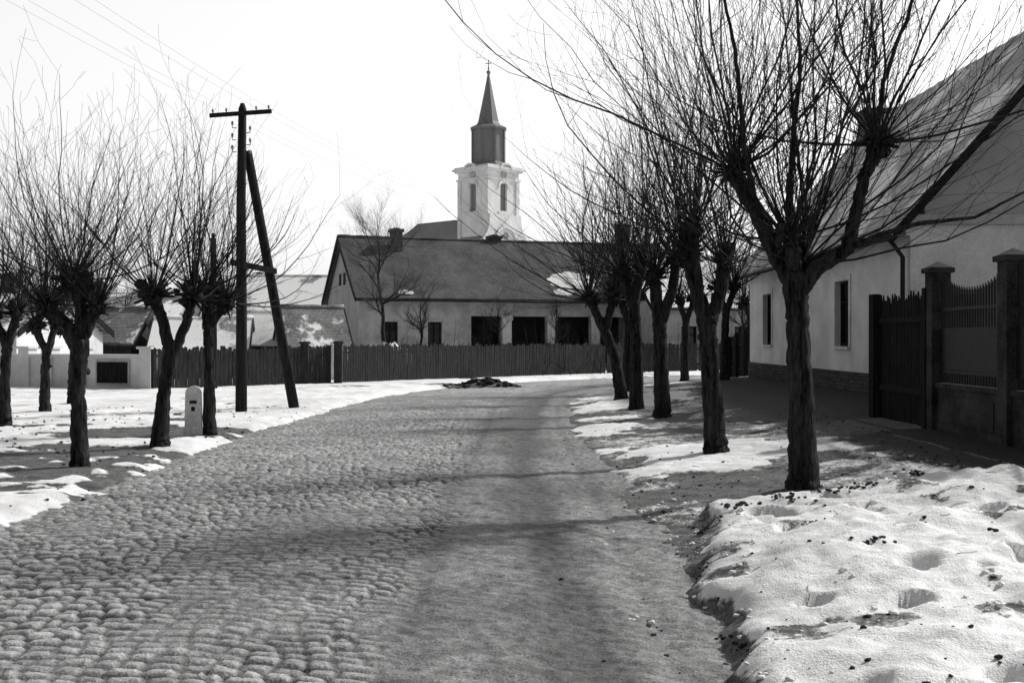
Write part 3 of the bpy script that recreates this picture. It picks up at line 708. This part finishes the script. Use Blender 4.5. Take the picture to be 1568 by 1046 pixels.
# ------------------------------------------------------------------ picket fences
def picket_fence(name,pts,H,w=.09,gap=.03,mat=M_wood,postevery=2.4,tip=.05,jit=.05):
    mb=MB()
    for (a,b_) in zip(pts[:-1],pts[1:]):
        a=np.array(a,float); b_=np.array(b_,float); L=np.hypot(*(b_-a)); u=(b_-a)/L; n=(u[1],-u[0])
        k=int(L/(w+gap))
        for i in range(k):
            c=a+u*(i+.5)*(w+gap); z=gh(c[0],c[1]) if i%12==0 or i==0 else z
            if random.random()<.015: continue
            h=H+random.uniform(-jit,jit); tl=random.gauss(0,.012)
            x0=c-u*w/2;x1=c+u*w/2; 
            poly=[(x0[0],x0[1],z-.05),(x1[0],x1[1],z-.05),(x1[0]+tl*u[0],x1[1]+tl*u[1],z+h-tip),(c[0]+tl*u[0],c[1]+tl*u[1],z+h),(x0[0]+tl*u[0],x0[1]+tl*u[1],z+h-tip)]
            mb.prism(poly,(-n[0]*.022,-n[1]*.022,0))
        m_=int(L/postevery)+1
        for i in range(m_+1):
            c=a+u*min(i*postevery,L-.05)-np.array(n)*.09; z=gh(c[0],c[1]); mb.obox(c,u,n,.06,.06,z-.2,z+H+.05)
        zc=gh(*(a+u*L/2))
        for f in (.25,.8):
            c=a+u*L/2-np.array(n)*.045; mb.obox(c,u,n,L/2,.018,zc+H*f-.04,zc+H*f+.04)
    return mb.obj(name,[mat])
picket_fence('board_fence',[(-11,36),(-6.2,40.3)],1.25,.13,.012,M_wood)
picket_fence('picket_fence',[(-6.0,40.5),(0,47.5),(6,54.0),(12,57.6),(24,63)],1.3,.10,.015,M_wood)
mb=MB()
for (x,y) in ((-7.0,39.7),(-5.95,40.3)):
    z=gh(x,y); mb.box(x-.13,x+.13,y-.13,y+.13,z-.1,z+1.35); mb.box(x-.17,x+.17,y-.17,y+.17,z+1.353,z+1.43)
mb.obj('gate_posts',[M_wood])
picket_fence('picket_fence',[(8.1,40.4),(8.6,47)],1.6,.09,.02,M_wooddark)
picket_fence('tall_picket_fence',[(5.8,16.15),(5.8,18.6)],1.88,.07,.035,M_wooddark,2.3,.13,.06)
picket_fence('tall_picket_fence',[(5.83,18.65),(8.0,23.7)],1.8,.085,.02,M_wooddark,2.3,.12,.06)
gf=empty('iron_railing_fence',(5.8,0,0))
ypill=[16.0,13.6,11.2,8.8]
for y in ypill:
    mb=MB(); mb.box(-.13,.13,y-.13,y+.13,.2,2.5); mb.box(-.17,.17,y-.17,y+.17,2.503,2.57)
    mb.add([(-.15,y-.15,2.573),(.15,y-.15,2.573),(.15,y+.15,2.573),(-.15,y+.15,2.573),(0,y,2.66)],[(0,1,4),(1,2,4),(2,3,4),(3,0,4)]); mb.obj('pillar',[M_conc],gf)
for a,b_ in zip(ypill[:-1],ypill[1:]):
    y1,y0=a-.133,b_+.133
    mb=MB(); mb.box(-.06,.06,y0,y1,.2,.95); mb.box(-.09,.09,y0,y1,.953,1.02); mb.box(-.075,-.063,y0+.25,y1-.25,.5,.85); mb.obj('concrete_base',[M_conc],gf)
    mb=MB(); n=int((y1-y0)/.085)
    mb.box(-.02,.02,y0,y1,1.15,1.19); mb.box(-.02,.02,y0,y1,1.98,2.02)
    for i in range(n):
        yy=y0+(i+.5)*(y1-y0)/n; f=(i+.5)/n
        top=2.12+.28*((2*f-1)**2*.8+.2)
        mb.box(-.012,.012,yy-.012,yy+.012,1.021,top); mb.prism([(-.02,yy-.025,top+.001),(.02,yy-.025,top+.001),(.0,yy,top+.09)],(.0,.03,0))
    mb.box(-.018,-.014,y0,y1,1.2,1.75)
    mb.obj('iron_bars',[M_darkmetal],gf)

# masonry wall and gate at left
e=empty('masonry_wall',(0,0,0)); mb=MB()
a=np.array((-17.2,38.2)); b_=np.array((-11.2,36.2)); L=np.hypot(*(b_-a)); u=(b_-a)/L; n=np.array((u[1],-u[0]))
mb.obox((a+b_)/2,u,n,L/2,.12,-.1,1.05,0); mb.obox((a+b_)/2,u,n,L/2,.18,1.053,1.14,0)
mb.obj('wall',[M_plaster],e); mb=MB()
for f in (0,.28,.42,.62,1):
    c=a+u*L*f; mb.obox(c,u,n,.2,.2,-.1,1.3,0); mb.obox(c,u,n,.26,.26,1.303,1.38,0)
mb.obj('pillars',[M_plaster],e)
mb=MB(); c=a+u*L*.81; mb.obox(c+n*.15,u,n,.62,.02,.18,.98,0); mb.obox(c+n*.18,u,n,.56,.008,.25,.9,1); mb.obj('gate_panel',[M_plasterdirty,M_wooddark],e)
mb=MB(); mb.box(-26,-17.4,38.2,38.4,-.1,1.5); mb.box(-26,-17.4,38.12,38.48,1.503,1.6); mb.obj('garden_wall',[M_plaster])
mb=MB(); mb.box(-18.0,-17.65,33.9,34.25,-.1,2.0); mb.box(-18.06,-17.6,33.84,34.3,2.003,2.1); mb.obj('white_gate_pillar',[M_plaster])

# ------------------------------------------------------------------ telegraph pole with strut
e=empty('telegraph_pole',(-5.65,24.5,gh(-5.65,24.5)))
mb=MB(); mb.tube([(0,0,-.3),(.01,0,2),(0.0,0,4.3),(.03,0,6.3),(.03,0,6.42)],[.125,.115,.10,.085,.04],12); mb.obj('pole',[M_pole],e)
mb=MB(); mb.tube([(.86,1.6,-.3),(.1,.14,5.45)],[.12,.095],12); mb.obj('strut',[M_pole],e)
mb=MB(); mb.prism([(-.62,-.16,6.10),(.66,-.16,6.19),(.66,-.16,6.27),(-.62,-.16,6.18)],(0,.08,0)); mb.obj('crossarm',[M_pole],e)
mb=MB(); mb.prism([(-.2,-.12,3.04),(.56,.75,2.9),(.56,.75,3.02),(-.2,-.12,3.16)],(.05,-.05,0)); mb.obj('tie_beam',[M_pole],e)
mb=MB()
for x in (-.56,-.28,.34,.6):
    zb=6.14+.07*x+.06
    mb.tube([(x,-.11,zb),(x,-.11,zb+.09)],[.008,.008],6,1); mb.tube([(x,-.11,zb+.05),(x,-.11,zb+.08),(x,-.11,zb+.11),(x,-.11,zb+.12)],[.018,.024,.018,.008],8,0)
for z in (5.9,5.65,5.4):
    mb.tube([(-.09,-.02,z),(-.17,-.05,z),(-.17,-.05,z+.08)],[.01,.01,.01],5,1); mb.tube([(-.17,-.05,z+.06),(-.17,-.05,z+.12),(-.17,-.05,z+.14)],[.024,.026,.01],8,0)
    mb.tube([(.12,-.02,z-.1),(.2,-.05,z-.1),(.2,-.05,z-.02)],[.01,.01,.01],5,1); mb.tube([(.2,-.05,z-.04),(.2,-.05,z+.02),(.2,-.05,z+.04)],[.024,.026,.01],8,0)
mb.obj('insulators',[M_insul,M_darkmetal],e)
mb=MB()
def wire(a,b_,sag):
    P=[];n=24
    for i in range(n+1):
        f=i/n; P.append((a[0]*(1-f)+b_[0]*f,a[1]*(1-f)+b_[1]*f,a[2]*(1-f)+b_[2]*f-4*sag*f*(1-f)))
    mb.tube(P,[.0022]*(n+1),3,cap=False)
for x in (-.56,-.28,.34,.6):
    wire((-5.65+x,24.4,6.4),(-7.5+x,-16,6.5),.55)
    wire((-5.65+x,24.4,6.4),(2.5+x,62,6.6),.5)
mb.obj('telegraph_wires',[M_wire])
mb=MB(); z=gh(-9.2,36); mb.tube([(0,0,-.2),(0,0,4.6)],[.12,.09],10); mb.tube([(.0,0,4.6),(0,0,4.75)],[.05,.05],6); mb.obj('utility_pole',[M_pole],None,(-9.15,36,z))

# ------------------------------------------------------------------ kilometre stone
mb=MB(); w,d=.15,.11
sec=[(-.1,1.0),(.10,1.0),(.101,.88),(.55,.84),(.66,.82)]
vs=[];fs=[]
for z,k in sec: vs+= [(-w*k,-d*k,z),(w*k,-d*k,z),(w*k,d*k,z),(-w*k,d*k,z)]
for i in range(len(sec)-1):
    for j in range(4): fs.append((i*4+j,i*4+(j+1)%4,(i+1)*4+(j+1)%4,(i+1)*4+j))
mb.add(vs,fs)
n=8; kk=.82; poly=[(w*kk*math.cos(math.pi*i/n),-d*kk,.66+.10*math.sin(math.pi*i/n)) for i in range(n+1)]
mb.prism(poly,(0,2*d*kk,0))
mb.box(-.055,.055,-d*.86-.006,-d*.86,.48,.53,1); mb.box(-.03,.03,-d*.86-.007,-d*.86-.002,.36,.43,1)
mb.obj('kilometre_stone',[M_stone,M_conc],None,(-5.12,18.9,gh(-5.12,18.9)+.02),.15)

# ------------------------------------------------------------------ hills
mb=MB(); n=90; rows=6
vs=[];fs=[]
for r_ in range(rows):
    for i in range(n+1):
        x=-900+1800*i/n; prof=20*math.exp(-((x+170)/150)**2)+9+7*math.exp(-((x+40)/60)**2)+12*math.exp(-((x-260)/160)**2)+1.6*math.sin(x*.05)+1.1*math.sin(x*.13)
        f=r_/(rows-1); vs.append((x,380+260*f,prof*math.sin(f*math.pi/2)+random.uniform(-.5,.5)*(r_>0)))
for r_ in range(rows-1):
    for i in range(n): a=r_*(n+1)+i; fs.append((a,a+1,a+n+2,a+n+1))
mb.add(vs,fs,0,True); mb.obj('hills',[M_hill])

# ------------------------------------------------------------------ sky, sun, camera
az=math.atan2(1,.6); el=math.radians(38)
w=bpy.data.worlds.new("World"); SC.world=w; w.use_nodes=True; nt=w.node_tree
bg=nt.nodes['Background']; sky=N(nt,'ShaderNodeTexSky'); sky.sky_type='NISHITA'; sky.sun_disc=False
sky.sun_elevation=el; sky.sun_rotation=az; sky.dust_density=4; sky.air_density=1.0
bw=N(nt,'ShaderNodeRGBToBW'); nt.links.new(sky.outputs[0],bw.inputs[0])
tc=N(nt,'ShaderNodeTexCoord'); sp=N(nt,'ShaderNodeSeparateXYZ'); nt.links.new(tc.outputs['Generated'],sp.inputs[0])
mr=N(nt,'ShaderNodeMapRange'); mr.interpolation_type='SMOOTHSTEP'
mr.inputs[1].default_value=.30; mr.inputs[2].default_value=.75; mr.inputs[3].default_value=6.0; mr.inputs[4].default_value=.6
nt.links.new(sp.outputs[2],mr.inputs[0])
dir_=math_(nt,'ADD',math_(nt,'MULTIPLY',sp.outputs[1],.45),.55)
s_=math_(nt,'ADD',math_(nt,'MULTIPLY',bw.outputs[0],.8),math_(nt,'MULTIPLY',mr.outputs[0],dir_))
nt.links.new(s_,bg.inputs[0]); bg.inputs[1].default_value=.12
sd=Vector((math.sin(az)*math.cos(el),math.cos(az)*math.cos(el),math.sin(el)))
l=bpy.data.lights.new('sun','SUN'); l.energy=4.3; l.angle=math.radians(1.5); l.color=(1,.985,.965)
lo=bpy.data.objects.new('sun',l); SC.collection.objects.link(lo); lo.rotation_euler=sd.to_track_quat('Z','Y').to_euler()
cam=bpy.data.cameras.new('camera'); cam.lens=41.3; cam.sensor_width=36; cam.clip_end=6000; cam.clip_start=.05
co=bpy.data.objects.new('camera',cam); SC.collection.objects.link(co); co.location=(0,0,1.6); co.rotation_euler=(math.radians(90-.1),0,0)
SC.camera=co
SC.view_settings.view_transform='Standard'; SC.view_settings.look='None'; SC.view_settings.exposure=0
